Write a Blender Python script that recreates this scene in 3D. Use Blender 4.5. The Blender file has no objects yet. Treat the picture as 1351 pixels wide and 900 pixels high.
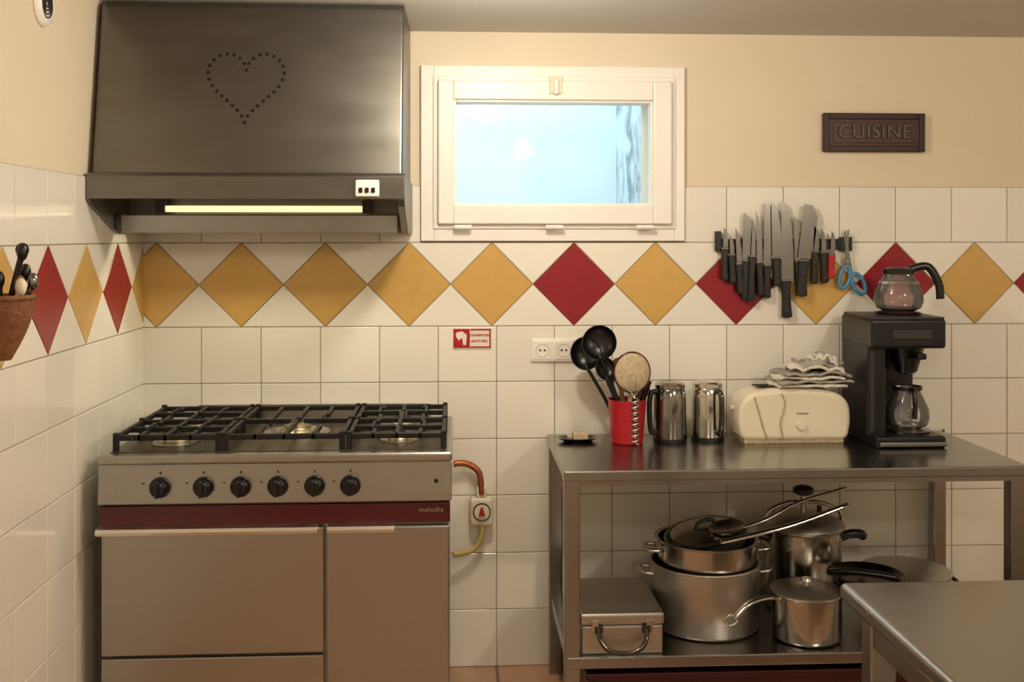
import bpy, bmesh, math, random
from mathutils import Vector, Matrix, noise
random.seed(7)
S=bpy.context.scene
COL=S.collection
# ------------------------------------------------------------ materials
def lin(c):
    out=[]
    for v in c[:3]:
        v=v/255.0
        out.append(v/12.92 if v<=0.04045 else ((v+0.055)/1.055)**2.4)
    return (*out,1)
def mat(name,col,rough=.5,metal=0.0,nscale=8,namt=.08,bump=0,bscale=40,coat=0,stretch=(1,1,1),rvar=0,island=0,emit=None,estr=0,spec=.5):
    m=bpy.data.materials.new(name); m.use_nodes=True
    nt=m.node_tree; N=nt.nodes; L=nt.links
    b=N['Principled BSDF']
    b.inputs['Roughness'].default_value=rough
    b.inputs['Metallic'].default_value=metal
    b.inputs['Coat Weight'].default_value=coat
    b.inputs['Specular IOR Level'].default_value=spec
    tc=N.new('ShaderNodeTexCoord'); mp=N.new('ShaderNodeMapping'); mp.inputs['Scale'].default_value=stretch
    L.new(tc.outputs['Object'],mp.inputs['Vector'])
    n=N.new('ShaderNodeTexNoise'); n.inputs['Scale'].default_value=nscale; n.inputs['Detail'].default_value=5
    L.new(mp.outputs['Vector'],n.inputs['Vector'])
    base=lin(col)
    mix=N.new('ShaderNodeMix'); mix.data_type='RGBA'
    mix.inputs[6].default_value=tuple(max(0,c*(1-namt*1.5)) for c in base[:3])+(1,)
    mix.inputs[7].default_value=tuple(min(1,c*(1+namt*1.5)) for c in base[:3])+(1,)
    L.new(n.outputs['Fac'],mix.inputs[0])
    out=mix.outputs[2]
    if island:
        g=N.new('ShaderNodeNewGeometry'); mr=N.new('ShaderNodeMapRange')
        mr.inputs['To Min'].default_value=1-island; mr.inputs['To Max'].default_value=1
        L.new(g.outputs['Random Per Island'],mr.inputs['Value'])
        mm=N.new('ShaderNodeMix'); mm.data_type='RGBA'; mm.blend_type='MULTIPLY'; mm.inputs[0].default_value=1
        L.new(out,mm.inputs[6]); L.new(mr.outputs['Result'],mm.inputs[7]); out=mm.outputs[2]
    L.new(out,b.inputs['Base Color'])
    if rvar:
        mr=N.new('ShaderNodeMapRange'); mr.inputs['To Min'].default_value=max(.02,rough-rvar); mr.inputs['To Max'].default_value=rough+rvar
        L.new(n.outputs['Fac'],mr.inputs['Value']); L.new(mr.outputs['Result'],b.inputs['Roughness'])
    if bump:
        n2=N.new('ShaderNodeTexNoise'); n2.inputs['Scale'].default_value=bscale; n2.inputs['Detail'].default_value=3
        L.new(mp.outputs['Vector'],n2.inputs['Vector'])
        bp=N.new('ShaderNodeBump'); bp.inputs['Strength'].default_value=bump; bp.inputs['Distance'].default_value=.01
        L.new(n2.outputs['Fac'],bp.inputs['Height']); L.new(bp.outputs['Normal'],b.inputs['Normal'])
    if emit:
        b.inputs['Emission Color'].default_value=lin(emit); b.inputs['Emission Strength'].default_value=estr
    return m
def glassmat(name,tint=(240,245,245),gl=.12,haze=0):
    m=bpy.data.materials.new(name); m.use_nodes=True
    nt=m.node_tree; N=nt.nodes; L=nt.links
    N.remove(N['Principled BSDF']); o=N['Material Output']
    t=N.new('ShaderNodeBsdfTransparent'); t.inputs[0].default_value=lin(tint)
    g=N.new('ShaderNodeBsdfGlossy'); g.inputs['Roughness'].default_value=.03
    f=N.new('ShaderNodeLayerWeight'); f.inputs['Blend'].default_value=gl
    src=t
    if haze:
        d=N.new('ShaderNodeBsdfDiffuse'); d.inputs[0].default_value=lin((235,232,225)); hm=N.new('ShaderNodeMixShader'); hm.inputs[0].default_value=haze
        L.new(t.outputs[0],hm.inputs[1]); L.new(d.outputs[0],hm.inputs[2]); src=hm
    mx=N.new('ShaderNodeMixShader'); L.new(f.outputs['Fresnel'],mx.inputs[0]); L.new(src.outputs[0],mx.inputs[1]); L.new(g.outputs[0],mx.inputs[2])
    L.new(mx.outputs[0],o.inputs[0]); return m
M={}
M['paint']=mat('wall_paint',(230,216,190),.7,nscale=2.5,namt=.04,bump=.15,bscale=25)
M['paintw']=mat('wall_paint_pale',(236,230,216),.7,nscale=2.5,namt=.04)
M['ceil']=mat('ceiling_paint',(206,202,195),.75,nscale=2,namt=.03,bump=.1,bscale=20)
M['grout']=mat('grout',(146,134,112),.9,nscale=30,namt=.15)
M['tile']=mat('tile_cream',(245,240,227),.12,nscale=3,namt=.02,bump=.08,bscale=7,island=.08)
M['tyel']=mat('tile_yellow',(216,174,98),.2,nscale=20,namt=.06,bump=.05,bscale=8,island=.1)
M['tred']=mat('tile_red',(148,28,42),.2,nscale=20,namt=.06,bump=.05,bscale=8,island=.08)
M['steelH']=mat('hood_steel',(122,119,113),.36,1,nscale=5,namt=.12,stretch=(1,1,4),rvar=.07,bump=.05,bscale=3)
M['steel']=mat('brushed_steel',(172,170,166),.31,1,nscale=6,namt=.025,stretch=(1,1,30),rvar=.04)
M['steelT']=mat('table_steel',(158,157,154),.24,1,nscale=7,namt=.08,stretch=(1,1,1),rvar=.08)
M['chrome']=mat('chrome',(205,202,195),.12,1,namt=.03)
M['dchrome']=mat('dark_chrome',(92,89,85),.14,1,namt=.2)
M['mchrome']=mat('steel_jug',(148,145,140),.13,1,namt=.1)
M['polish']=mat('polished_handle',(232,229,222),.28,1,namt=.03)
M['alu']=mat('aluminium',(186,182,174),.38,1,nscale=14,namt=.06,rvar=.06)
M['potsteel']=mat('pot_steel',(184,180,172),.18,1,nscale=10,namt=.06,rvar=.06)
M['iron']=mat('cast_iron',(24,23,23),.5,.2,namt=.2)
M['hob']=mat('hob_plate',(92,84,70),.4,.7,namt=.25)
M['brass']=mat('burner_cap',(196,184,154),.4,.8,namt=.1)
M['blk']=mat('black_plastic',(14,13,14),.33,namt=.1)
M['blkm']=mat('matt_black',(12,11,11),.6,namt=.1)
M['grey']=mat('grey_plastic',(48,47,46),.35,namt=.06)
M['redband']=mat('red_enamel',(78,11,23),.2,namt=.05,coat=.3)
M['red']=mat('red_plastic',(176,26,38),.3,namt=.05)
M['dred']=mat('dark_red_enamel',(60,11,15),.4,namt=.1)
M['white']=mat('white_frame',(244,240,231),.35,namt=.02)
M['cream']=mat('cream_plastic',(232,222,196),.35,namt=.03)
M['creamd']=mat('cream_fabric',(190,170,138),.7,nscale=90,namt=.35)
M['spoonw']=mat('spoon_wood',(150,104,62),.6,nscale=20,namt=.2)
M['wood']=mat('sign_wood',(72,36,28),.45,nscale=12,namt=.25,stretch=(1,8,8))
M['woodd']=mat('sign_wood_dark',(48,22,18),.5,nscale=12,namt=.25,stretch=(1,8,8))
M['letter']=mat('sign_letter',(30,20,18),.5,namt=.1)
M['letterp']=mat('sign_letter_worn',(104,78,66),.5,namt=.2)
M['wicker']=mat('wicker',(132,86,50),.6,nscale=60,namt=.4,bump=.5,bscale=90)
M['blade']=mat('blade_steel',(142,140,136),.22,1,namt=.15)
M['blue']=mat('blue_plastic',(80,140,185),.35,namt=.05)
M['cloth']=mat('cloth_grey',(164,158,148),.9,nscale=30,namt=.2,bump=.3,bscale=80)
M['cloth2']=mat('cloth_white',(222,216,202),.9,nscale=30,namt=.1,bump=.3,bscale=80)
M['glass']=glassmat('window_glass',(250,252,252),.08)
M['jug']=glassmat('jug_glass',(246,246,243),.42,.13)
M['copper']=mat('copper_pipe',(170,98,60),.35,.6,namt=.15)
M['hose']=mat('yellow_hose',(200,180,110),.4,namt=.1)
M['well']=mat('well_wall_paint',(216,232,238),.9,nscale=4,namt=.05,bump=.2,bscale=18)
M['tube']=mat('lit_tube',(255,240,190),.5,emit=(255,236,176),estr=1.15)
M['lamp']=mat('lamp_glow',(255,240,210),.5,emit=(255,236,200),estr=7)
M['signw']=mat('sign_white',(235,226,212),.4,namt=.02)
M['dark']=mat('dark_hole',(8,7,6),.9)
def floormat():
    m=bpy.data.materials.new('terracotta_floor'); m.use_nodes=True; nt=m.node_tree;N=nt.nodes;L=nt.links;b=N['Principled BSDF']
    tc=N.new('ShaderNodeTexCoord'); br=N.new('ShaderNodeTexBrick'); br.offset=0; br.inputs['Scale'].default_value=1
    br.inputs['Brick Width'].default_value=.3; br.inputs['Row Height'].default_value=.3; br.inputs['Mortar Size'].default_value=.006
    br.inputs['Color1'].default_value=lin((200,160,128)); br.inputs['Color2'].default_value=lin((186,142,110)); br.inputs['Mortar'].default_value=lin((120,98,80))
    L.new(tc.outputs['Object'],br.inputs['Vector']); L.new(br.outputs['Color'],b.inputs['Base Color']); b.inputs['Roughness'].default_value=.35
    return m
M['floor']=floormat()
def wellmat():
    m=bpy.data.materials.new('stained_well_paint'); m.use_nodes=True; nt=m.node_tree;N=nt.nodes;L=nt.links;b=N['Principled BSDF']
    tc=N.new('ShaderNodeTexCoord'); n=N.new('ShaderNodeTexNoise'); n.inputs['Scale'].default_value=7; n.inputs['Detail'].default_value=9; n.inputs['Distortion'].default_value=.6
    r=N.new('ShaderNodeValToRGB'); r.color_ramp.elements[0].position=.36; r.color_ramp.elements[0].color=lin((140,150,156)); r.color_ramp.elements[1].position=.52; r.color_ramp.elements[1].color=lin((200,214,222))
    L.new(tc.outputs['Object'],n.inputs['Vector']); L.new(n.outputs['Fac'],r.inputs[0]); L.new(r.outputs[0],b.inputs['Base Color']); b.inputs['Roughness'].default_value=.9
    return m
M['stain']=wellmat()
# ------------------------------------------------------------ geometry helpers
def obj(name,bm,mats,smooth=False,bevel=0,seg=2,ang=30):
    me=bpy.data.meshes.new(name); bmesh.ops.recalc_face_normals(bm,faces=bm.faces); bm.to_mesh(me); bm.free()
    if not isinstance(mats,(list,tuple)): mats=[mats]
    for k in mats: me.materials.append(M[k])
    if smooth:
        for p in me.polygons: p.use_smooth=True
    o=bpy.data.objects.new(name,me); COL.objects.link(o)
    if bevel:
        md=o.modifiers.new('bevel','BEVEL'); md.width=bevel; md.segments=seg; md.limit_method='ANGLE'; md.angle_limit=math.radians(ang)
    return o
def group(name,parts,loc=None):
    if loc is None:
        loc=Vector((0,0,0)); n=0
        for p in parts:
            for c in p.bound_box: loc+=p.matrix_basis@Vector(c); n+=1
        loc/=n
    e=bpy.data.objects.new(name,None); e.empty_display_size=.05; e.location=loc; COL.objects.link(e)
    for p in parts:
        p.parent=e; p.matrix_parent_inverse=Matrix.Translation(-Vector(loc))
    return e
def box(name,x0,x1,y0,y1,z0,z1,m,bevel=0,seg=2):
    bm=bmesh.new(); bmesh.ops.create_cube(bm,size=1)
    for v in bm.verts: v.co=Vector(((x0+x1)/2+v.co.x*(x1-x0),(y0+y1)/2+v.co.y*(y1-y0),(z0+z1)/2+v.co.z*(z1-z0)))
    return obj(name,bm,m,bevel=bevel,seg=seg)
def boxes(name,lst,m,bevel=0,seg=2):
    bm=bmesh.new()
    for (x0,x1,y0,y1,z0,z1) in lst:
        r=bmesh.ops.create_cube(bm,size=1)
        for v in r['verts']: v.co=Vector(((x0+x1)/2+v.co.x*(x1-x0),(y0+y1)/2+v.co.y*(y1-y0),(z0+z1)/2+v.co.z*(z1-z0)))
    return obj(name,bm,m,bevel=bevel,seg=seg)
def prism(name,pts,axis,a,b,m,bevel=0,seg=2):
    bm=bmesh.new()
    def mk(p,t): return {'x':(t,p[0],p[1]),'y':(p[0],t,p[1]),'z':(p[0],p[1],t)}[axis]
    A=[bm.verts.new(mk(p,a)) for p in pts]; B=[bm.verts.new(mk(p,b)) for p in pts]
    bm.faces.new(A); bm.faces.new(B[::-1]); n=len(pts)
    for i in range(n): bm.faces.new((A[i],B[i],B[(i+1)%n],A[(i+1)%n]))
    return obj(name,bm,m,bevel=bevel,seg=seg)
def lathe(name,prof,loc,m,segs=48,rot=None,sx=1,sy=1,closed=False):
    bm=bmesh.new(); rings=[]
    R=rot or Matrix.Identity(3)
    L=Vector(loc)
    for r,z in prof:
        if r<1e-5: rings.append([bm.verts.new(L+R@Vector((0,0,z)))])
        else: rings.append([bm.verts.new(L+R@Vector((r*sx*math.cos(2*math.pi*i/segs),r*sy*math.sin(2*math.pi*i/segs),z))) for i in range(segs)])
    pairs=list(zip(rings,rings[1:]))
    if closed: pairs.append((rings[-1],rings[0]))
    for a,b in pairs:
        if len(a)==1 and len(b)==1: continue
        for i in range(segs):
            j=(i+1)%segs
            if len(a)==1: bm.faces.new((a[0],b[i],b[j]))
            elif len(b)==1: bm.faces.new((a[i],b[0],a[j]))
            else: bm.faces.new((a[i],b[i],b[j],a[j]))
    o=obj(name,bm,m,smooth=True)
    md=o.modifiers.new('es','EDGE_SPLIT'); md.split_angle=math.radians(40)
    return o
def cyl(name,p0,p1,r,m,segs=32,r2=None):
    p0=Vector(p0);p1=Vector(p1);d=p1-p0;h=d.length
    rot=d.to_track_quat('Z','Y').to_matrix()
    r2=r if r2 is None else r2; b=min(r,h)*.12
    return lathe(name,[(0,0),(r-b,0),(r,b),(r2,h-b),(r2-b,h),(0,h)],p0,m,segs,rot)
def cr(P,n=8):
    P=[Vector(p) for p in P]
    if len(P)<3: return P
    out=[]; Q=[P[0]*2-P[1]]+P+[P[-1]*2-P[-2]]
    for i in range(1,len(Q)-2):
        a,b,c,d=Q[i-1:i+3]
        for k in range(n):
            t=k/n
            out.append(.5*((2*b)+(-a+c)*t+(2*a-5*b+4*c-d)*t*t+(-a+3*b-3*c+d)*t**3))
    out.append(P[-1]); return out
def tube(name,P,r,m,segs=10,n=8,smooth=True,flat=1,up=None):
    P=cr(P,n) if smooth else [Vector(p) for p in P]
    bm=bmesh.new(); rings=[]; prev=None
    for i,p in enumerate(P):
        t=(P[min(i+1,len(P)-1)]-P[max(i-1,0)]).normalized()
        if prev is None:
            u=Vector(up) if up else (Vector((0,0,1)) if abs(t.z)<.9 else Vector((1,0,0)))
            prev=(u-t*u.dot(t)).normalized()
        else: prev=(prev-t*prev.dot(t)).normalized()
        s=t.cross(prev)
        rr=r
        rings.append([bm.verts.new(p+prev*rr*flat*math.cos(2*math.pi*k/segs)+s*rr*math.sin(2*math.pi*k/segs)) for k in range(segs)])
    for a,b in zip(rings,rings[1:]):
        for k in range(segs): bm.faces.new((a[k],b[k],b[(k+1)%segs],a[(k+1)%segs]))
    bm.faces.new(rings[0]); bm.faces.new(rings[-1][::-1])
    return obj(name,bm,m,smooth=True)
def sphere(name,c,r,m,sc=(1,1,1),rot=None):
    bm=bmesh.new(); bmesh.ops.create_uvsphere(bm,u_segments=28,v_segments=16,radius=r)
    R=rot or Matrix.Identity(3)
    for v in bm.verts: v.co=Vector(c)+R@Vector((v.co.x*sc[0],v.co.y*sc[1],v.co.z*sc[2]))
    return obj(name,bm,m,smooth=True)
def text(name,s,loc,size,m,ext=.001,align='CENTER',bold=0,rotz=0):
    c=bpy.data.curves.new(name,'FONT'); c.body=s; c.size=size; c.extrude=ext; c.align_x=align; c.align_y='CENTER'; c.offset=bold; c.space_character=1.1
    t=bpy.data.objects.new(name,c); COL.objects.link(t)
    bpy.context.view_layer.update()
    me=bpy.data.meshes.new_from_object(t.evaluated_get(bpy.context.evaluated_depsgraph_get()))
    bpy.data.objects.remove(t)
    me.materials.clear(); me.materials.append(M[m])
    o=bpy.data.objects.new(name,me); o.rotation_euler=(math.pi/2,0,rotz); o.location=loc; COL.objects.link(o); return o
# ------------------------------------------------------------ room shell
XR=4.3; YF=-4.7; ZC=2.18
HX0,HX1,HZ0,HZ1=1.03,1.745,1.56,1.96
wb=boxes('wall_core',[(-.15,HX0,0,.25,0,ZC),(HX1,XR+.15,0,.25,0,ZC),(HX0,HX1,0,.25,0,HZ0),(HX0,HX1,0,.25,HZ1,ZC)],'paint')
wl=box('wall_core_left',-.15,0,YF,0,0,ZC,'paint')
box('wall_right',XR,XR+.15,YF,0,0,ZC,'paintw'); box('wall_front',-.15,XR+.15,YF-.15,YF,0,ZC,'paintw')
box('floor',-.15,XR+.15,YF-.15,.25,-.1,0,'floor'); box('ceiling',-.15,XR+.15,YF-.15,.25,ZC,ZC+.1,'ceil')
ROWS=[0,.196,.39,.588,.782,.978,1.169]; Z1,Z2,Z3=1.169,1.456,1.65
def clip(poly,axis,val,keep_gt):
    out=[]
    for i in range(len(poly)):
        a=poly[i];b=poly[(i+1)%len(poly)]
        ia=(a[axis]>=val)==keep_gt or a[axis]==val; ib=(b[axis]>=val)==keep_gt or b[axis]==val
        if ia: out.append(a)
        if ia!=ib:
            t=(val-a[axis])/(b[axis]-a[axis]); out.append((a[0]+(b[0]-a[0])*t,a[1]+(b[1]-a[1])*t))
    return out
def inset(poly,d):
    n=len(poly); A=sum(poly[i][0]*poly[(i+1)%n][1]-poly[(i+1)%n][0]*poly[i][1] for i in range(n))
    if abs(A)<1e-5: return None
    if A<0: poly=poly[::-1]
    out=[]
    for i in range(n):
        p0=Vector(poly[i-1]);p=Vector(poly[i]);p1=Vector(poly[(i+1)%n])
        e0=(p-p0); e1=(p1-p)
        if e0.length<1e-6 or e1.length<1e-6: return None
        e0.normalize();e1.normalize()
        n0=Vector((-e0.y,e0.x)); n1=Vector((-e1.y,e1.x))
        b=(n0+n1); k=b.length
        if k<1e-4: return None
        b/=k; out.append(tuple(p+b*(d/max(.3,b.dot(n0)))))
    return out
def tile(bm,poly,mi,mp):
    if len(poly)<3: return
    xs=[p[0] for p in poly]; ys=[p[1] for p in poly]
    if max(xs)-min(xs)<.012 or max(ys)-min(ys)<.012: return
    A=inset(poly,.0013)
    if not A: return
    B=inset(poly,.0030)
    j=random.uniform(-.0004,.0004); k=random.uniform(-.0004,.0004); cx=sum(xs)/len(xs); cy=sum(ys)/len(ys)
    r0=[bm.verts.new(mp(p,0.0)) for p in A]; r1=[bm.verts.new(mp(p,.0065)) for p in A]
    r2=[bm.verts.new(mp(p,.008+ (p[0]-cx)*j*8+(p[1]-cy)*k*8)) for p in B]; n=len(A)
    for a,b in ((r0,r1),(r1,r2)):
        for i in range(n):
            f=bm.faces.new((a[i],b[i],b[(i+1)%n],a[(i+1)%n])); f.material_index=mi
    f=bm.faces.new(r2); f.material_index=mi
def tilewall(name,length,off,dc0,dcol,mp,gap=None):
    bm=bmesh.new()
    rng=[]
    x=off-.2
    while x<length:
        rng.append((max(0,x),min(length,x+.2))); x+=.2
    for z0,z1 in list(zip(ROWS,ROWS[1:]))+[(Z2,Z3)]:
        for a,b in rng:
            if b-a<.012: continue
            segs=[(a,b)]
            if gap and z0==Z2:
                segs=[]
                if a<gap[0]: segs.append((a,min(b,gap[0])))
                if b>gap[1]: segs.append((max(a,gap[1]),b))
            for s0,s1 in segs: tile(bm,[(s0,z0),(s1,z0),(s1,z1),(s0,z1)],0,mp)
    P=.2834; zm=(Z1+Z2)/2; i=-2
    while dc0+P*(i-1)<length:
        c=dc0+P*i
        for poly,mi in (([(c-P/2,zm),(c,Z1),(c+P/2,zm),(c,Z2)],dcol(i)),([(c,Z2),(c+P/2,zm),(c+P,Z2)],0),([(c,Z1),(c+P,Z1),(c+P/2,zm)],0)):
            q=clip(poly,0,0,True)
            if len(q)>=3: q=clip(q,0,length,False)
            r=[]
            for p in q:
                if not r or (Vector(p)-Vector(r[-1])).length>1e-4: r.append(p)
            if len(r)>1 and (Vector(r[0])-Vector(r[-1])).length<1e-4: r.pop()
            if len(r)>=3: tile(bm,r,mi,mp)
        i+=1
    return obj(name,bm,['tile','tyel','tred'])
gb=boxes('grout_bed',[(0,XR,-.0045,0,0,1.458),(0,.94,-.0045,0,1.458,Z3),(1.851,XR,-.0045,0,1.458,Z3)],'grout')
tb=tilewall('wall_tiles',XR,.0,.05,lambda i:1 if (i<5 or i%2==0) else 2,lambda p,d:(p[0],-d,p[1]),gap=(.94,1.851))
group('wall_back',[wb,gb,tb],(2,0,0))
gl=box('grout_bed_left',0,.0045,YF,0,0,Z3,'grout')
tl=tilewall('wall_tiles_left',-YF,.055,.277,lambda i:1 if i%2 else 2,lambda p,d:(d,-p[0],p[1]))
group('wall_left',[wl,gl,tl],(0,-2,0))
group('window_well',[box('well_back',.3,2.2,.85,.9,1.1,2.5,'well'),box('well_side',HX1,HX1+.06,.25,.85,1.1,2.5,'stain'),
  box('well_side_2',.45,.5,.25,.85,1.1,2.5,'well'),box('well_floor',.5,HX1,.25,.85,1.1,1.3,'well')])
# ------------------------------------------------------------ window
def frame2(name,o,i,y0,y1,m,bev=.003):
    (x0,x1,z0,z1),(a0,a1,c0,c1)=o,i
    return boxes(name,[(x0,a0,y0,y1,z0,z1),(a1,x1,y0,y1,z0,z1),(a0,a1,y0,y1,c1,z1),(a0,a1,y0,y1,z0,c0)],m,bev)
wp=[frame2('outer_casing',(.941,1.85,1.461,2.062),(.985,1.814,1.505,2.022),-.022,0.0,'white'),
    frame2('fixed_frame',(.983,1.816,1.503,2.024),(1.004,1.796,1.523,2.005),-.03,.03,'white'),
    frame2('sash',(1.0,1.80,1.519,2.009),(1.052,1.736,1.583,1.942),-.05,.03,'white',.005),
    frame2('glazing_bead',(1.05,1.738,1.581,1.944),(1.062,1.728,1.591,1.934),-.035,.02,'white',.003),
    box('pane',1.055,1.735,-.006,-.002,1.585,1.94,'glass'),
    boxes('handle_plate',[(1.378,1.422,-.058,-.05,1.962,2.022)],'cream',.004),
    box('latch',1.392,1.408,-.078,-.056,1.958,2.012,'white',.005)]
for i,x in enumerate((1.085,1.395,1.705)):
    wp.append(cyl('hinge_%d'%i,(x-.03,-.052,1.508),(x+.03,-.052,1.508),.008,'white',16))
group('window_1',wp)
# ------------------------------------------------------------ range hood
hp=[]
bm=bmesh.new(); sec=[]
for z,F in ((1.655,-.55),(2.135,-.468),(2.155,-.463),(2.17,-.45),(2.177,-.43)):
    R=.03; P=[(.010,-.012)]
    for k in range(9):
        a=math.pi+k/8*math.pi/2; P.append((.010+R+R*math.cos(a),F+R+R*math.sin(a)))
    for k in range(5):
        a=1.5*math.pi+k/4*math.pi/2; P.append((.905-.008+.008*math.cos(a),F+.008+.008*math.sin(a)))
    P.append((.905,-.012)); sec.append([bm.verts.new((x,y,z)) for x,y in P])
for a,b in zip(sec,sec[1:]):
    n=len(a)
    for i in range(n): bm.faces.new((a[i],b[i],b[(i+1)%n],a[(i+1)%n]))
bm.faces.new(sec[0]); bm.faces.new(sec[-1])
ho=obj('hood_body',bm,'steelH',smooth=True); ho.modifiers.new('es','EDGE_SPLIT').split_angle=math.radians(25)
hp.append(ho)
hp.append(prism('front_lip',[(-.548,1.662),(-.565,1.66),(-.575,1.65),(-.575,1.585),(-.568,1.585),(-.562,1.645)],'x',.010,.914,'steelH',.002))
sp=[(-.572,1.655),(-.572,1.583),(-.54,1.565),(-.31,1.486),(-.012,1.486),(-.012,1.655)]
hp.append(prism('side_plate_1',sp,'x',.010,.018,'steelH')); hp.append(prism('side_plate_2',sp,'x',.892,.912,'steelH'))
hp.append(box('lower_panel',.03,.88,-.325,-.315,1.487,1.545,'steelT',.003))
hp.append(box('panel_top_ledge',.03,.88,-.317,-.29,1.538,1.546,'steelH'))
hp.append(box('added_light_shield',.02,.89,-.21,-.20,1.487,1.605,'steelH'))  # added shield, keeps the tube light off the upper wall behind the hood
hp.append(prism('grease_filter',[(-.56,1.648),(-.30,1.60),(-.08,1.60),(-.08,1.61),(-.30,1.612),(-.56,1.654)],'x',.02,.89,'steelH'))
hp.append(cyl('light_tube',(.15,-.26,1.564),(.765,-.26,1.564),.010,'tube',16))
hp.append(boxes('tube_socket',[(.12,.15,-.275,-.245,1.55,1.60),(.765,.795,-.275,-.245,1.55,1.60)],'grey'))
hp.append(box('switch_plate',.772,.84,-.588,-.574,1.592,1.64,'white',.004))
for i in range(3): hp.append(box('switch_%d'%i,.782+i*.018,.793+i*.018,-.592,-.586,1.603,1.618,'blk',.002))
hb=bmesh.new(); pts=[]
for i in range(720):
    t=2*math.pi*i/720; pts.append((16*math.sin(t)**3,13*math.cos(t)-5*math.cos(2*t)-2*math.cos(3*t)-math.cos(4*t)))
cum=[0]
for i in range(1,721): a=pts[i%720];b=pts[i-1]; cum.append(cum[-1]+math.hypot(a[0]-b[0],a[1]-b[1]))
nh=34;k=0
for h in range(nh):
    target=cum[-1]*h/nh
    while cum[k]<target:k+=1
    hx=.446+pts[k%720][0]*.0069; hz=1.93+pts[k%720][1]*.0071; hy=-.468-(2.135-hz)/.48*.082
    c=[hb.verts.new((hx+.0052*math.cos(a*math.pi/6),hy-.0015,hz+.0052*math.sin(a*math.pi/6))) for a in range(12)]
    c2=[hb.verts.new((v.co.x,v.co.y+.004,v.co.z)) for v in c]
    hb.faces.new(c)
    for a in range(12): hb.faces.new((c[a],c2[a],c2[(a+1)%12],c[(a+1)%12]))
hp.append(obj('heart_holes',hb,'dark'))
group('range_hood',hp)
# ------------------------------------------------------------ stove
st=[]
st.append(box('carcass',.07,1.04,-.60,-.04,.10,.845,'steel'))
st.append(box('hob_rim',.06,1.05,-.635,-.03,.838,.866,'steel',.008,3))
st.append(box('hob_well',.085,1.03,-.60,-.06,.866,.868,'hob'))
st.append(prism('control_panel',[(-.60,.84),(-.628,.84),(-.634,.728),(-.60,.722)],'x',.062,1.048,'steel',.003))
st.append(box('red_band',.066,1.044,-.622,-.60,.664,.720,'redband',.002))
st.append(box('oven_door',.07,.688,-.628,-.60,.302,.656,'steel',.004))
st.append(box('drawer_front',.07,.688,-.628,-.60,.12,.295,'steel',.004))
st.append(box('side_door',.697,1.042,-.628,-.60,.12,.656,'steel',.004))
hpf=[(-.655,.664),(-.658,.655),(-.655,.646),(-.648,.645),(-.645,.652),(-.62,.655),(-.62,.666)]
st.append(prism('oven_handle',hpf,'x',.062,.672,'polish',.001))
st.append(prism('side_handle',hpf,'x',.70,.887,'polish',.001))
st.append(boxes('feet',[(.1,.15,-.57,-.52,0,.1),(.95,1.0,-.57,-.52,0,.1),(.1,.15,-.12,-.07,0,.1),(.95,1.0,-.12,-.07,0,.1)],'blk'))
st.append(box('rear_upstand',.20,.975,-.052,-.04,.866,.914,'polish',.002))
for i,x in enumerate((.234,.354,.457,.560,.663,.763)):
    st.append(cyl('knob_base_%d'%i,(x,-.629,.775),(x,-.640,.775),.029,'blk'))
    st.append(cyl('knob_%d'%i,(x,-.638,.775),(x,-.668,.775),.023,'blk',r2=.020))
    st.append(box('knob_grip_%d'%i,x-.005,x+.005,-.676,-.655,.753,.797,'blk',.002))
    st.append(box('mark_%d'%i,x-.002,x+.002,-.6335,-.630,.812,.818,'letter'))
    st.append(box('mark_a%d'%i,x-.05,x-.043,-.6335,-.630,.785,.788,'letter'))
st.append(cyl('indicator_1',(.106,-.63,.775),(.106,-.638,.775),.006,'alu',16)); st.append(cyl('indicator_2',(1.005,-.63,.785),(1.005,-.638,.785),.006,'blk',16))
st.append(text('badge','melodie',(.99,-.6225,.70),.02,'alu',.0006))
def burner(n,x,y,r):
    return [lathe('burner_dish_%s'%n,[(0,.001),(r*1.55,.001),(r*1.75,.006),(r*1.8,.001)],(x,y,.868),'alu',36),
            lathe('burner_ring_%s'%n,[(0,0),(r,0),(r*1.03,.008),(r*.9,.014),(r*.75,.016),(r*.72,.019),(0,.019)],(x,y,.869),'brass',36),
            lathe('burner_cap_%s'%n,[(0,0),(r*.68,0),(r*.7,.004),(r*.6,.007),(0,.008)],(x,y,.888),'brass' if r>.05 else 'iron',36)]
B=[(.235,-.46,.038),(.235,-.20,.032),(.57,-.33,.058),(.89,-.46,.032),(.89,-.20,.042)]
for i,(x,y,r) in enumerate(B): st+=burner(str(i),x,y,r)
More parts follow.
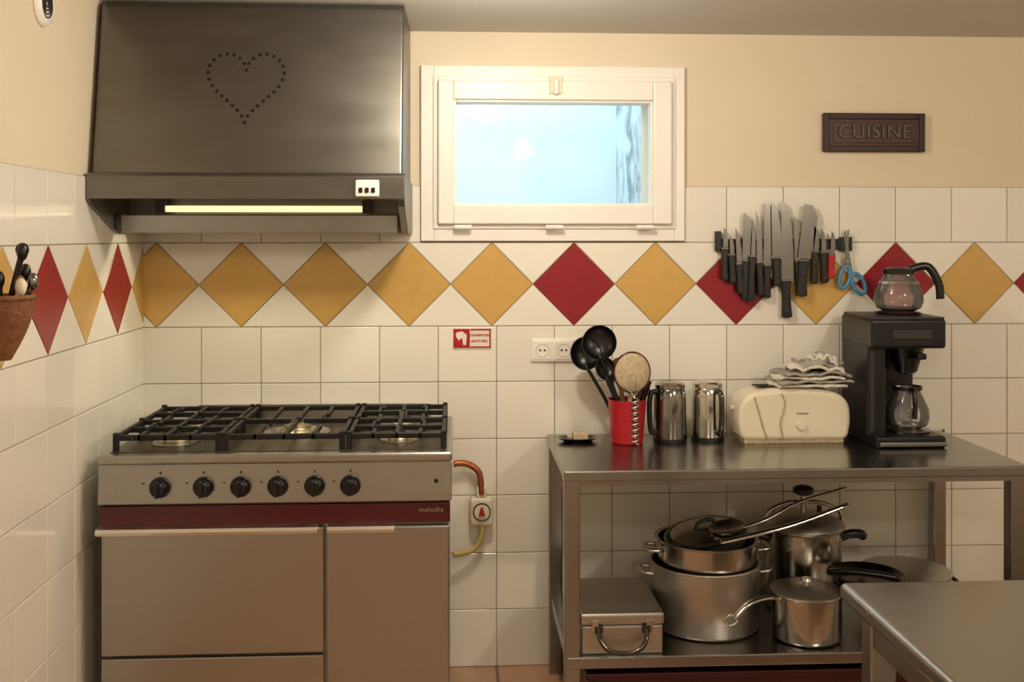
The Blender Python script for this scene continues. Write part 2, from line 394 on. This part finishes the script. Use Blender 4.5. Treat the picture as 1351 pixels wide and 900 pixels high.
def grate(n,x0,x1,y0,y1,bs):
    L=[]; w=.006; zt=.914; zb=.898
    def bar(a,b,h=0):
        (ax,ay),(bx,by)=a,b; L.append((min(ax,bx)-w,max(ax,bx)+w,min(ay,by)-w,max(ay,by)+w,zb-h,zt))
    bar((x0,y0),(x1,y0));bar((x0,y1),(x1,y1));bar((x0,y0),(x0,y1));bar((x1,y0),(x1,y1))
    ym=(y0+y1)/2
    if len(bs)>1: bar((x0,ym),(x1,ym))
    for (bx,by,r) in bs:
        t=r*.45
        ya,yb=(y0,y1) if len(bs)==1 else ((y0,ym) if by<ym else (ym,y1))
        bar((bx,ya),(bx,by-t));bar((bx,yb),(bx,by+t));bar((x0,by),(bx-t,by));bar((x1,by),(bx+t,by))
        for dx in (-1,1):
            xx=bx+dx*(x1-x0)*.25
            bar((xx,ya),(xx,ya+.07 if len(bs)>1 else ya+.15)); bar((xx,yb),(xx,yb-.04 if len(bs)>1 else yb-.15))
        for sx in (-1,1):
            L.append((bx+sx*.075-.004,bx+sx*.075+.004,by-.05,by+.05,zb,zt+.006))
    for fx in (x0,x1):
        for fy in (y0,ym,y1): L.append((fx-.008,fx+.008,fy-.008,fy+.008,.866,zb+.022))
    return boxes('grate_%s'%n,L,'iron',.0025,1)
st+= [grate('l',.098,.385,-.585,-.085,B[:2]),grate('c',.405,.735,-.585,-.085,[B[2]]),grate('r',.755,1.025,-.585,-.085,B[3:])]
group('gas_stove',st)
# ------------------------------------------------------------ gas tap on wall
g=[tube('pipe_upper',[(1.053,-.05,.705),(1.075,-.048,.708),(1.11,-.045,.70),(1.14,-.045,.67),(1.148,-.045,.60)],.011,'copper'),
   tube('hose_lower',[(1.148,-.045,.53),(1.148,-.045,.46),(1.125,-.05,.42),(1.09,-.06,.408),(1.053,-.07,.405)],.010,'hose'),
   box('tap_body',1.108,1.188,-.06,-.008,.495,.59,'cream',.012,3),
   box('tap_bracket',1.13,1.165,-.05,-.008,.59,.628,'cream',.006),
   cyl('tap_dial',(1.148,-.058,.545),(1.148,-.066,.545),.030,'letter'),cyl('tap_dial_face',(1.148,-.064,.545),(1.148,-.069,.545),.026,'cream'),
   prism('tap_pointer',[(1.137,.535),(1.159,.535),(1.151,.563),(1.145,.563)],'y',-.078,-.067,'red')]
group('gas_shutoff_valve',g)
# ------------------------------------------------------------ signs, socket
sg=[box('sign_plate',1.049,1.183,-.012,-.0085,1.092,1.163,'signw'),box('red_square',1.052,1.108,-.0135,-.011,1.095,1.160,'red'),
    boxes('red_lines',[(1.110,1.180,-.0135,-.011,1.155,1.160),(1.110,1.180,-.0135,-.011,1.095,1.100),(1.175,1.180,-.0135,-.011,1.095,1.160)],'red'),
    prism('pictogram',[(1.062,1.148),(1.082,1.152),(1.098,1.140),(1.095,1.105),(1.085,1.105),(1.082,1.130),(1.07,1.12),(1.060,1.135)],'y',-.0145,-.013,'signw'),
    text('sign_text','COUVERTURE',(1.141,-.013,1.138),.0105,'red',.0005,bold=.0003),text('sign_text_2','ANTI-FEU',(1.141,-.013,1.118),.012,'red',.0005,bold=.0003)]
group('fire_safety_sign',sg)
so=[box('socket_plate',1.318,1.470,-.018,-.008,1.046,1.125,'white',.004)]
for i,x in enumerate((1.357,1.431)):
    so.append(box('insert_%d'%i,x-.032,x+.032,-.021,-.016,1.054,1.118,'white',.004))
    so.append(lathe('socket_well_%d'%i,[(.024,0),(.022,.0015),(.020,0),(.019,-.003),(0,-.003)],(x,-.0215,1.086),'cream',32,Matrix.Rotation(math.pi/2,3,'X')))
    for dx in (-.008,.008): so.append(cyl('pin_%d'%i,(x+dx,-.0205,1.086),(x+dx,-.0225,1.086),.0036,'blkm',12))
group('double_power_socket',so)
cs=[box('board',2.338,2.699,-.018,-.002,1.772,1.907,'wood',.004),frame2('border',(2.338,2.699,1.772,1.907),(2.36,2.677,1.794,1.885),-.024,-.016,'woodd'),
    box('raised_panel',2.372,2.665,-.022,-.016,1.803,1.876,'wood',.002),text('lettering','CUISINE',(2.518,-.024,1.84),.066,'letter',.0015,bold=.0030),text('lettering_face','CUISINE',(2.518,-.0262,1.84),.066,'letterp',.0004,bold=-.0002)]
group('cuisine_sign',cs)
# ------------------------------------------------------------ knife rack
kr=[boxes('magnetic_bar',[(1.962,2.435,-.026,-.008,1.432,1.468)],'blkm',.003), boxes('bar_ends',[(1.956,1.976,-.03,-.008,1.425,1.495),(2.395,2.437,-.03,-.008,1.425,1.475)],'blk',.003)]
def knife(n,x,zt,zj,zb,w,lean=0,kind='chef',hm='blk',yy=-.030):
    L=zt-zj; R=Matrix.Rotation(lean,3,'Y')
    pv=Vector((x,yy,1.45))
    if kind=='chef': prof=[(-.5,0),(.5,0),(.5,.35),(.38,.65),(.1,.9),(-.45,1.0),(-.5,.95)]
    elif kind=='bread': prof=[(-.5,0),(.5,0),(.5,.9),(.2,1.0),(-.5,.97)]
    elif kind=='cleaver': prof=[(-.5,.06),(.5,.06),(.6,.8),(.2,1.),(-.4,1.)]
    else: prof=[(-.4,0),(.4,0),(.45,.4),(.2,.8),(-.35,1.)]
    b=prism('blade_%s'%n,[(x+p[0]*w,zj+p[1]*L) for p in prof],'y',yy-.0012,yy+.0012,'blade')
    hw=max(.013,min(.019,w*.42)); c=x-w*.1
    h=prism('handle_%s'%n,[(c-hw,zj+.004),(c+hw,zj+.004),(c+hw*.8,zj-(zj-zb)*.35),(c+hw*.95,zj-(zj-zb)*.7),(c+hw*1.2,zb+.006),(c+hw*.5,zb),(c-hw*.9,zb+.002),(c-hw*.85,zj-(zj-zb)*.5)],'y',yy-.009,yy+.009,hm,.004)
    bol=box('bolster_%s'%n,c-hw*.95,c+hw*.95,yy-.007,yy+.007,zj-.002,zj+.010,'blade',.002)
    out=[b,h,bol]
    for k in (.3,.55,.8): out.append(cyl('rivet_%s'%n,(c,yy-.0085,zj-(zj-zb)*k),(c,yy-.0105,zj-(zj-zb)*k),.0018,'blade',10))
    if lean:
        for o in out:
            for v in o.data.vertices: v.co=pv+R@(v.co-pv)
    return out
zz=lambda p:1.482-(p-310)*.00262
KN=[('a',1.990,300,330,370,.020,.02,'par'),('b',2.010,310,338,374,.018,-.03,'par'),('c',2.067,280,346,396,.034,.03,'chef'),('d',2.106,276,348,390,.024,-.04,'par'),
    ('e',2.140,266,352,394,.032,.02,'bread'),('f',2.168,270,342,378,.034,-.02,'chef'),('g',2.207,264,372,420,.042,0,'chef'),('h',2.272,270,346,392,.052,.09,'cleaver'),('h2',2.245,285,346,387,.028,-.03,'chef'),
    ('i',2.305,298,334,375,.024,.04,'par'),('j',2.335,301,335,374,.020,-.03,'par'),('k',2.365,304,338,368,.020,.05,'par'),('l',2.035,300,350,388,.022,-.05,'par'),('m',2.086,300,340,398,.018,.05,'par')]
for i,(n,x,a,b,c,w,l,k) in enumerate(KN): kr+=knife(n,x,zz(a),zz(b),zz(c),w,l,k,'red' if n=='k' else 'blk',-.030-.0035*(i%2)*2)
def ring(name,c,rx,rz,r,m,tilt=0):
    P=[]
    for i in range(25):
        a=2*math.pi*i/24; P.append(Vector((rx*math.cos(a),0,rz*math.sin(a))))
    R=Matrix.Rotation(tilt,3,'Y'); P=[Vector(c)+R@p for p in P]
    return tube(name,P,r,m,8,2)
kr+= [ring('scissor_ring_1',(2.410,-.03,1.335),.018,.038,.007,'blue',.25),ring('scissor_ring_2',(2.458,-.03,1.312),.020,.038,.007,'blue',-.45),
      prism('scissor_blade_1',[(2.405,1.37),(2.418,1.37),(2.424,1.50),(2.418,1.50)],'y',-.033,-.031,'blade'),prism('scissor_blade_2',[(2.42,1.35),(2.438,1.345),(2.412,1.50),(2.406,1.49)],'y',-.031,-.029,'blade'),
      cyl('scissor_pivot',(2.418,-.03,1.39),(2.418,-.036,1.39),.004,'chrome',12)]
group('knife_rack',kr)
# ------------------------------------------------------------ wall basket + vent
ba=[]
def wick(name,loc,prof,segs=72):
    o=lathe(name,prof,loc,'wicker',segs)
    for v in o.data.vertices:
        p=v.co-Vector(loc); a=math.atan2(p.y,p.x); k=1+.03*math.sin(a*18+ (round(p.z/.006)%2)*math.pi); v.co.x=loc[0]+p.x*k; v.co.y=loc[1]+p.y*k
    return o
bl=(.078,-1.30,1.21)
prof=[(0,0),(.02,.001)]+[(.022+.044*math.sin(i/22*math.pi*.5),.004+i*.006) for i in range(23)]
prof+= [(.060,.136),(.056,.12),(.04,.06),(0,.03)]
ba.append(wick('basket_body',bl,prof))
ba.append(tube('basket_rim',[(bl[0]+.066*math.cos(i*math.pi/8),bl[1]+.066*math.sin(i*math.pi/8),bl[2]+.137) for i in range(17)],.006,'wicker',8,3))
ba.append(tube('hanging_loop',[(bl[0]-.05,bl[1]-.03,bl[2]+.13),(.016,bl[1],bl[2]+.22),(bl[0]-.05,bl[1]+.03,bl[2]+.13)],.003,'wicker',8))
for i,(dx,dy,h,m,tx) in enumerate([(-.02,-.03,.18,'blk',.01),(.0,.0,.235,'blk',.045),(.02,.02,.17,'blade',.04),(-.03,.02,.20,'blk',-.02),(.03,-.02,.16,'cream',.02),(.01,.03,.19,'blk',.03),(.0,-.01,.175,'blk',.0),(.02,.0,.165,'wicker',.02),(-.01,.0,.185,'blade',-.005)]):
    b0=Vector(bl)+Vector((dx*.6,dy*.6,.05)); b1=Vector(bl)+Vector((dx+tx,dy,h))
    ba.append(cyl('utensil_%d'%i,b0,b1,.007,m,12)); ba.append(sphere('utensil_end_%d'%i,b1,.013,m,(.9,.9,1.5)))
ba.append(ring('key_ring',Vector(bl)+Vector((.045,0,.24)),.012,.012,.003,'blk'))
group('wicker_utensil_basket',ba)
RY=Matrix.Rotation(math.pi/2,3,'Y')
ve=[lathe('vent_collar',[(0,0),(.058,0),(.060,.004),(.054,.014),(.045,.018),(.042,.012),(0,.012)],(0.0,-.87,2.075),'white',40,RY)]
for k in range(4): ve.append(lathe('vent_ring_%d'%k,[(.007+.009*k,0),(.0105+.009*k,0),(.0105+.009*k,.003),(.007+.009*k,.003)],(.012,-.87,2.075),'grey',32,RY,closed=True))
group('air_vent',ve)
# ------------------------------------------------------------ work table
TX0,TX1,TY0,TY1=1.372,2.752,-.605,-.03
wt=[box('top',TX0,TX1,TY0,TY1,.770,.80,'steelT',.004,3),boxes('top_flange',[(TX0+.004,TX1-.004,TY0+.002,TY0+.02,.757,.772)],'steelT'),
    box('lower_shelf',TX0+.01,TX1-.01,TY0+.01,TY1-.005,.224,.258,'steelT',.004,3)]
for i,(x,y) in enumerate(((TX0+.003,TY0+.012),(TX1-.052,TY0+.012),(TX0+.003,TY1-.055),(TX1-.052,TY1-.055))):
    wt.append(box('leg_%d'%i,x,x+.045,y,y+.045,0,.772,'steelT',.004))
group('stainless_work_table',wt)
cb=[boxes('crate_walls',[(1.45,2.65,-.55,-.53,.0,.18),(1.45,2.65,-.12,-.10,.0,.18),(1.45,1.47,-.53,-.12,0,.18),(2.63,2.65,-.53,-.12,0,.18),(1.47,2.63,-.53,-.12,0,.012)],'dred',.004),
    boxes('crate_rim',[(1.44,2.66,-.56,-.525,.175,.195),(1.44,2.66,-.125,-.09,.175,.195),(1.44,1.475,-.525,-.125,.175,.195),(2.625,2.66,-.525,-.125,.175,.195)],'dred',.004)]
group('plastic_storage_crate',cb)
ft=[box('top',1.812,3.40,-2.75,-1.60,.765,.80,'steelT',.012,4),boxes('under_frame',[(1.85,3.36,-1.66,-1.63,.70,.768),(1.85,3.36,-2.72,-2.69,.70,.768),(1.85,1.88,-2.72,-1.63,.70,.768),(3.33,3.36,-2.72,-1.63,.70,.768)],'steelT')]
for i,(x,y) in enumerate(((1.845,-1.68),(3.315,-1.68),(1.845,-2.73),(3.315,-2.73))): ft.append(box('leg_%d'%i,x,x+.05,y,y+.05,0,.768,'steelT',.004))
ft.append(box('undershelf',1.85,3.36,-2.7,-1.66,.22,.25,'steelT',.003))
group('stainless_prep_table',ft)
# ------------------------------------------------------------ things on the work table
Zt=.80
ut=[lathe('pot',[(0,0),(.048,0),(.052,.004),(.063,.144),(.060,.144),(.049,.008),(0,.008)],(1.622,-.19,Zt),'red',40)]
def ladle(n,base,top,r,m,face=(-.3,-1,.2)):
    base=Vector(base);top=Vector(top); out=[tube('handle_'+n,[base,(base+top)/2+Vector((.006,0,0)),top],.0075,m,8,flat=.8)]
    d=Vector(face).normalized(); rot=d.to_track_quat('Z','Y').to_matrix()
    pr=[(r*math.sin(a*math.pi/16),-r*.7*math.cos(a*math.pi/16)) for a in range(9)]+[(r*.95*math.sin(a*math.pi/16),-r*.64*math.cos(a*math.pi/16)) for a in range(8,-1,-1)]
    out.append(lathe('bowl_'+n,pr,top+Vector((0,0,r*.7)),m,28,rot)); return out
ut+=ladle('a',(1.63,-.19,.82),(1.530,-.19,1.088),.058,'blk')
ut+=ladle('b',(1.61,-.16,.82),(1.490,-.15,1.050),.056,'blk',face=(-.6,-1,.1))
ut+=ladle('c',(1.62,-.20,.82),(1.548,-.215,1.02),.038,'blk',face=(.5,-1,.3))
ut.append(tube('brush_handle',[(1.625,-.20,.82),(1.627,-.225,.98)],.007,'creamd',10,smooth=False))
ut.append(sphere('strainer_pad',(1.630,-.245,1.037),.058,'creamd',(.98,.30,1.08)))
ut.append(ring('strainer_rim',(1.630,-.238,1.037),.058,.064,.004,'redband'))
hel=[(1.636+.011*math.cos(i*.9),-.262+.011*math.sin(i*.9),.806+i*.0026) for i in range(62)]
ut.append(tube('whisk_coil',hel,.0035,'chrome',8,2))
for k in range(4):
    a=k*math.pi/4; ut.append(tube('whisk_wire_%d'%k,[(1.636,-.262,.96),(1.632+.020*math.cos(a),-.255+.02*math.sin(a),.99),(1.629,-.262,1.015),(1.632-.020*math.cos(a),-.255-.02*math.sin(a),.99),(1.636,-.262,.96)],.0012,'chrome',6))
for i,(x,h,m) in enumerate(((1.685,1.035,'redband'),(1.700,1.0,'blk'),(1.67,1.06,'redband'),(1.685,.985,'blk'),(1.60,1.02,'spoonw'),(1.575,.99,'blk'),(1.705,.97,'spoonw'))):
    ut.append(cyl('tool_%d'%i,(1.63,-.19+.008*i,.83),(x,-.185+.01*i,h),.008,m,12))
ut.append(sphere('wooden_spoon_bowl',(1.597,-.145,1.04),.024,'spoonw',(.9,.3,1.4)))
ut.append(prism('spatula_blade',[(1.562,.98),(1.586,.98),(1.590,1.05),(1.550,1.05)],'y',-.142,-.138,'blk',.0015))
group('utensil_holder',ut)
sd=[lathe('dish',[(0,0),(.045,0),(.066,.012),(.068,.014),(.062,.014),(.044,.004),(0,.004)],(1.462,-.16,Zt),'dchrome',40,sx=1,sy=.65),
    box('soap_bar',1.445,1.495,-.185,-.140,.805,.832,'creamd',.006,3),box('sponge',1.425,1.443,-.18,-.15,.805,.824,'brass',.004)]
group('soap_dish',sd)
def jug(x,y,m,handle):
    p=[lathe('body',[(0,0),(.047,0),(.053,.004),(.055,.02),(.053,.14),(.050,.170),(.046,.176)],(x,y,Zt),m,48),
       lathe('base_ring',[(.0,.0),(.054,0),(.056,.010),(.055,.014)],(x,y,Zt),'blk',48),
       lathe('lid',[(.046,.174),(.050,.177),(.049,.188),(.042,.194),(0,.196)],(x,y,Zt),m,48)]
    if handle=='l': q=[(-.047,-.02,.168),(-.068,-.025,.160),(-.074,-.028,.11),(-.068,-.025,.04),(-.050,-.02,.03)]
    else: q=[(.02,-.046,.168),(.028,-.070,.160),(.03,-.076,.11),(.028,-.070,.04),(.02,-.050,.03)]
    p.append(tube('handle',[(x+a,y+b,Zt+c) for a,b,c in q],.009,'blk' if handle=='l' else 'dchrome',10))
    return p
group('insulated_jug',jug(1.768,-.17,'mchrome','l')); group('insulated_jug.001',jug(1.898,-.15,'chrome','f'))
tp=[]
for k in range(33):
    a=math.pi-k/32*math.pi
    ca_,sa_=math.cos(a),math.sin(a)
    tp.append((2.165+.186*math.copysign(abs(ca_)**.66,ca_),.868+.112*abs(sa_)**.55))
tp+= [(2.345,.83),(2.335,.812),(1.995,.812),(1.985,.83)]
to=[prism('shell',tp,'y',-.245,-.10,'cream',.016,4),box('foot_plate',2.0,2.33,-.235,-.11,Zt,.815,'creamd',.003),
    boxes('slots',[(2.05,2.28,-.205,-.185,.979,.9815),(2.05,2.28,-.16,-.14,.979,.9815)],'dark'),
    cyl('browning_knob',(2.185,-.243,.862),(2.185,-.256,.862),.016,'cream'),box('lever',1.966,1.982,-.19,-.155,.905,.915,'cream',.004),
    tube('cord_wrap',[(2.03,-.244,.955),(2.04,-.2475,.92),(2.06,-.2475,.85),(2.075,-.247,.815)],.003,'creamd',8),tube('cord_wrap_2',[(2.12,-.244,.965),(2.13,-.2475,.93),(2.115,-.2475,.87),(2.125,-.247,.815)],.003,'creamd',8),
    text('toaster_text','toaster',(2.19,-.2455,.90),.013,'grey',.0004)]
group('toaster',to)
def sheet(name,cx,cy,z,w,d,m,seed,amp,rz=0,droop=.03):
    bm=bmesh.new(); nx,ny=40,20; V=[]
    for j in range(ny+1):
        row=[]
        for i in range(nx+1):
            u=i/nx-.5; v=j/ny-.5
            h=abs(noise.noise(Vector((u*3+seed,v*2.0,seed*1.7))))*amp
            e=max(0,abs(u)-.36)*4; h-=e*e*droop
            X=u*w*(1+.05*math.sin(v*7+seed)); Y=v*d*(1+.06*math.sin(u*6+seed))
            row.append(bm.verts.new((cx+X*math.cos(rz)-Y*math.sin(rz),cy+X*math.sin(rz)+Y*math.cos(rz),z+h)))
        V.append(row)
    for j in range(ny):
        for i in range(nx): bm.faces.new((V[j][i],V[j][i+1],V[j+1][i+1],V[j+1][i]))
    o=obj(name,bm,m,smooth=True); md=o.modifiers.new('s','SOLIDIFY'); md.thickness=.008; md.offset=1; return o
cl=[sheet('fold_0',2.225,-.17,.984,.235,.16,'cloth2',1,.006,0,.01),sheet('fold_1',2.235,-.172,.995,.235,.155,'cloth',4,.012,.06,.015),sheet('fold_2',2.23,-.17,1.006,.22,.15,'cloth2',8,.014,-.08,.02),
    sheet('fold_3',2.24,-.173,1.018,.21,.14,'cloth',11,.018,.1,.02),sheet('fold_4',2.25,-.17,1.030,.18,.13,'cloth2',15,.03,-.12,.02),sheet('fold_5',2.265,-.17,1.042,.14,.11,'cloth',21,.05,.2,.03),sheet('fold_6',2.28,-.17,1.054,.09,.08,'cloth2',33,.05,-.3,.03)]
group('folded_dish_towels',cl)
cx,cy=2.533,-.235
cm=[box('base',2.400,2.628,-.335,-.07,Zt,.838,'blk',.008,3),box('base_trim',2.41,2.630,-.34,-.30,.806,.820,'steelT',.003),
    box('rear_column',2.388,2.60,-.15,-.065,.83,1.13,'blk',.006),box('side_column',2.385,2.445,-.30,-.065,.83,1.13,'blk',.008,3),box('side_strip',2.391,2.405,-.304,-.296,.85,1.11,'grey',.001),
    box('head',2.383,2.628,-.335,-.065,1.118,1.212,'blk',.01,3),box('head_plate',2.39,2.624,-.33,-.07,1.210,1.219,'grey',.003),
    box('head_badge',2.45,2.58,-.338,-.333,1.15,1.178,'grey',.002),
    lathe('warming_plate',[(0,0),(.07,0),(.072,.006),(.068,.01),(0,.01)],(cx+.01,cy,.838),'steelT',40),
    lathe('top_plate',[(0,0),(.07,0),(.072,.006),(.068,.008),(0,.008)],(cx-.005,-.2,1.219),'blk',40),
    lathe('filter_basket',[(0,0),(.02,0),(.035,.01),(.056,.085),(.058,.095),(0,.095)],(cx+.005,cy,1.025),'blk',36),
    box('filter_handle',cx-.01,cx+.02,-.36,-.28,1.085,1.105,'blk',.005)]
jp=[(0,.002),(.045,.002),(.062,.012),(.069,.035),(.066,.065),(.050,.100),(.040,.120),(.043,.132)]
cm.append(lathe('lower_jug',jp,(cx+.01,cy,.849),'jug',40))
cm.append(lathe('lower_jug_band',[(.044,.125),(.046,.125),(.046,.137),(.044,.137)],(cx+.01,cy,.849),'blk',40,closed=True))
cm.append(tube('lower_jug_handle',[(cx+.0,cy-.043,.975),(cx-.005,cy-.085,.98),(cx-.008,cy-.10,.945),(cx-.008,cy-.095,.895)],.008,'blk',10,flat=1.3))
cm.append(lathe('upper_jug',[(r*1.15,z) for r,z in jp],(cx-.005,-.2,1.229),'jug',40))
cm.append(lathe('upper_jug_waist_band',[(.0625,.092),(.0645,.092),(.0605,.10),(.0585,.10)],(cx-.005,-.2,1.229),'chrome',40,closed=True))
cm.append(lathe('upper_jug_band',[(.048,.124),(.051,.124),(.052,.14),(.049,.14)],(cx-.005,-.2,1.229),'blk',40,closed=True))
cm.append(lathe('upper_jug_lid',[(0,.146),(.03,.146),(.045,.140),(.050,.134),(0,.134)],(cx-.005,-.2,1.229),'blk',40))
cm.append(tube('upper_jug_handle',[(cx+.03,-.2,1.365),(cx+.075,-.205,1.378),(cx+.10,-.21,1.368),(cx+.125,-.215,1.318),(cx+.13,-.215,1.27)],.0105,'blk',10,flat=1.3))
group('filter_coffee_machine',cm)
group('power_cord',[tube('cord',[(2.765,-.02,.80),(2.775,-.02,.70),(2.765,-.02,.60),(2.74,-.02,.50),(2.72,-.02,.42),(2.71,-.02,.30)],.004,'blkm',8)])
# ------------------------------------------------------------ pots on the lower shelf
Zs=.258
case=[box('body',1.425,1.665,-.575,-.25,Zs,.342,'alu',.006,3),box('lid',1.421,1.669,-.579,-.246,.344,.378,'alu',.008,3),
      boxes('latches',[(1.455,1.475,-.584,-.574,.325,.36),(1.615,1.635,-.584,-.574,.325,.36)],'chrome',.002),
      tube('handle',[(1.475,-.58,.335),(1.478,-.60,.31),(1.50,-.612,.285),(1.545,-.615,.275),(1.59,-.612,.285),(1.612,-.60,.31),(1.615,-.58,.335)],.007,'dchrome',10),
      boxes('handle_mounts',[(1.462,1.488,-.585,-.574,.322,.345),(1.602,1.628,-.585,-.574,.322,.345)],'dchrome',.003)]
group('metal_case',case)
def potp(r,h,t=.004,rim=.006,base=.012):
    return [(0,0),(r-base,0),(r-.003,.006),(r,base),(r,h-.004),(r+rim,h),(r+rim-.001,h+.003),(r-t,h+.002),(r-t,base),(r-t-.01,.006),(0,.006)]
sp_=[lathe('pot_body',potp(.168,.20),(1.842,-.345,Zs),'alu',64)]
for s in (-1,1): sp_.append(tube('loop_handle_%d'%(s+1),[(1.842+s*.165,-.385,.43),(1.842+s*.200,-.38,.435),(1.842+s*.200,-.31,.435),(1.842+s*.165,-.305,.43)],.006,'alu',10))
group('stock_pot',sp_)
c2=[lathe('pan_body',[(0,0),(.13,0),(.148,.012),(.153,.04),(.154,.125),(.162,.130),(.162,.133),(.150,.130),(.149,.04),(.14,.014),(0,.006)],(1.848,-.345,.400),'potsteel',64)]
for s in (-1,1): c2.append(tube('loop_%d'%(s+1),[(1.848+s*.153,-.385,.50),(1.848+s*.190,-.38,.503),(1.848+s*.190,-.31,.503),(1.848+s*.153,-.305,.50)],.006,'chrome',10))
group('cooking_pot',c2)
Rt=Matrix.Rotation(math.radians(-10),3,'Y')@Matrix.Rotation(math.radians(6),3,'X')
fp=[lathe('pan_body',[(0,0),(.10,0),(.118,.01),(.126,.045),(.131,.047),(.125,.045),(.114,.014),(0,.006)],(1.852,-.345,.500),'alu',56,Rt)]
fp.append(tube('long_handle',[(1.86,-.475,.550),(1.98,-.48,.578),(2.10,-.47,.605),(2.26,-.455,.655)],.014,'chrome',12,flat=.5))
group('saucepan',fp)
fp=[lathe('pan_lid',[(.108,0),(.11,.004),(.095,.012),(.04,.018),(0,.020)],(1.845,-.345,.546),'potsteel',56,Rt)]
fp.append(tube('strap_handle',[(1.815,-.345,.558),(1.825,-.345,.577),(1.865,-.345,.585),(1.878,-.345,.568)],.006,'blk',10))
group('saucepan_lid',fp)
fp=[tube('ladle_handle',[(1.94,-.41,.575),(2.02,-.42,.605),(2.12,-.42,.655),(2.27,-.41,.695)],.010,'chrome',12,flat=.5),
    lathe('skimmer_disc',[(0,0),(.045,.004),(.055,.014),(.052,.014),(.043,.007),(0,.003)],(1.90,-.40,.565),'chrome',36,Rt)]
group('skimmer_ladle',fp)
pc=[lathe('cooker_body',potp(.125,.26,rim=.004),(2.205,-.20,Zs),'potsteel',64),
    lathe('cooker_lid',[(.132,0),(.134,.008),(.125,.022),(.08,.040),(.03,.048),(0,.049)],(2.205,-.20,.520),'alu',64),
    tube('clamp_arm',[(2.075,-.205,.535),(2.09,-.205,.575),(2.15,-.205,.600),(2.205,-.205,.602),(2.26,-.205,.600),(2.32,-.205,.575),(2.335,-.205,.535)],.013,'chrome',12,flat=.5),
    cyl('screw',(2.205,-.205,.56),(2.205,-.205,.625),.010,'chrome'),
    lathe('screw_knob',[(0,0),(.02,0),(.034,.008),(.034,.022),(.02,.030),(0,.032)],(2.205,-.205,.625),'blk',24),
    cyl('valve',(2.25,-.23,.56),(2.25,-.23,.595),.008,'blk',16),
    tube('side_handle_1',[(2.32,-.22,.485),(2.35,-.23,.50),(2.385,-.23,.50),(2.40,-.22,.49)],.015,'blk',12),
    tube('side_handle_2',[(2.09,-.22,.485),(2.06,-.22,.495),(2.045,-.21,.49)],.011,'blk',12)]
group('pressure_cooker',pc)
sc=[lathe('pan_body',potp(.103,.140,rim=.004),(2.125,-.472,Zs),'potsteel',64),
    lathe('pan_lid',[(.107,0),(.108,.004),(.085,.012),(.02,.018),(0,.018)],(2.125,-.472,.401),'alu',56),
    lathe('lid_knob',[(0,0),(.008,0),(.008,.008),(.018,.012),(.014,.020),(0,.022)],(2.125,-.472,.419),'chrome',24),
    tube('long_handle',[(2.03,-.50,.385),(1.99,-.515,.395),(1.93,-.535,.385),(1.885,-.55,.352)],.013,'chrome',12,flat=.5),ring('hang_loop',(1.873,-.552,.342),.017,.015,.005,'chrome')]
group('saucepan.001',sc)
fr=[lathe('pan_body',[(0,0),(.09,0),(.112,.028),(.115,.029),(.109,.027),(.088,.006),(0,.005)],(2.325,-.43,.408),'dchrome',56),
    tube('handle',[(2.22,-.40,.432),(2.26,-.44,.447),(2.33,-.47,.447),(2.40,-.49,.440)],.014,'blk',12,flat=.7)]
group('frying_pan',fr)
ca=[lathe('casserole_body',potp(.135,.125,rim=.004),(2.525,-.26,Zs),'dred',64),lathe('casserole_lid',[(.143,0),(.144,.005),(.132,.010),(.05,.016),(0,.017)],(2.525,-.26,.386),'alu',64)]
for s in (-1,1): ca.append(tube('ear_%d'%(s+1),[(2.525+s*.132,-.29,.35),(2.525+s*.160,-.29,.355),(2.525+s*.160,-.23,.355),(2.525+s*.132,-.23,.35)],.007,'dred',10))
group('casserole',ca)
# ------------------------------------------------------------ lights
def lampfix(n,x,y,e,r=.14,sc=.06):
    fx=[lathe('fixture_base',[(0,0),(r,0),(r,-.02),(r-.01,-.022),(0,-.022)],(x,y,ZC),'white',48),
        lathe('diffuser',[(r-.012,-.02),(r-.02,-.04),(r*.6,-.062),(0,-.07)],(x,y,ZC),'lamp',48)]
    group('ceiling_lamp' if n==0 else 'added_fill_lamp.%03d'%n,fx)
    l=bpy.data.lights.new('lamp_light_%d'%n,'POINT'); l.shadow_soft_size=sc; l.energy=e; l.color=(1,.89,.74)
    o=bpy.data.objects.new('lamp_light_%d'%n,l); o.location=(x,y,ZC-.07-sc-.01); COL.objects.link(o)
lampfix(0,1.2,-1.0,24); lampfix(1,2.8,-2.5,40); lampfix(2,1.5,-3.3,17)  # last two are unseen fill lamps, added to brighten the room
l=bpy.data.lights.new('hood_light','AREA'); l.shape='RECTANGLE'; l.size=.6; l.size_y=.03; l.energy=2.0; l.color=(1,.88,.60)
o=bpy.data.objects.new('hood_light',l); o.location=(.457,-.26,1.548); COL.objects.link(o)
w=bpy.data.worlds.new('World'); S.world=w; w.use_nodes=True
bg=w.node_tree.nodes['Background']; bg.inputs[0].default_value=(.80,.92,1,1); bg.inputs[1].default_value=4.9
# ------------------------------------------------------------ camera
c=bpy.data.cameras.new('camera'); co=bpy.data.objects.new('camera',c); COL.objects.link(co)
c.sensor_width=36; c.lens=1400/1351*36; c.shift_y=-140/1351
co.location=(1.06,-3.65,1.482); co.rotation_euler=(math.pi/2,0,-math.atan(.053)); c.clip_start=.05
S.camera=co
S.view_settings.view_transform='Standard'
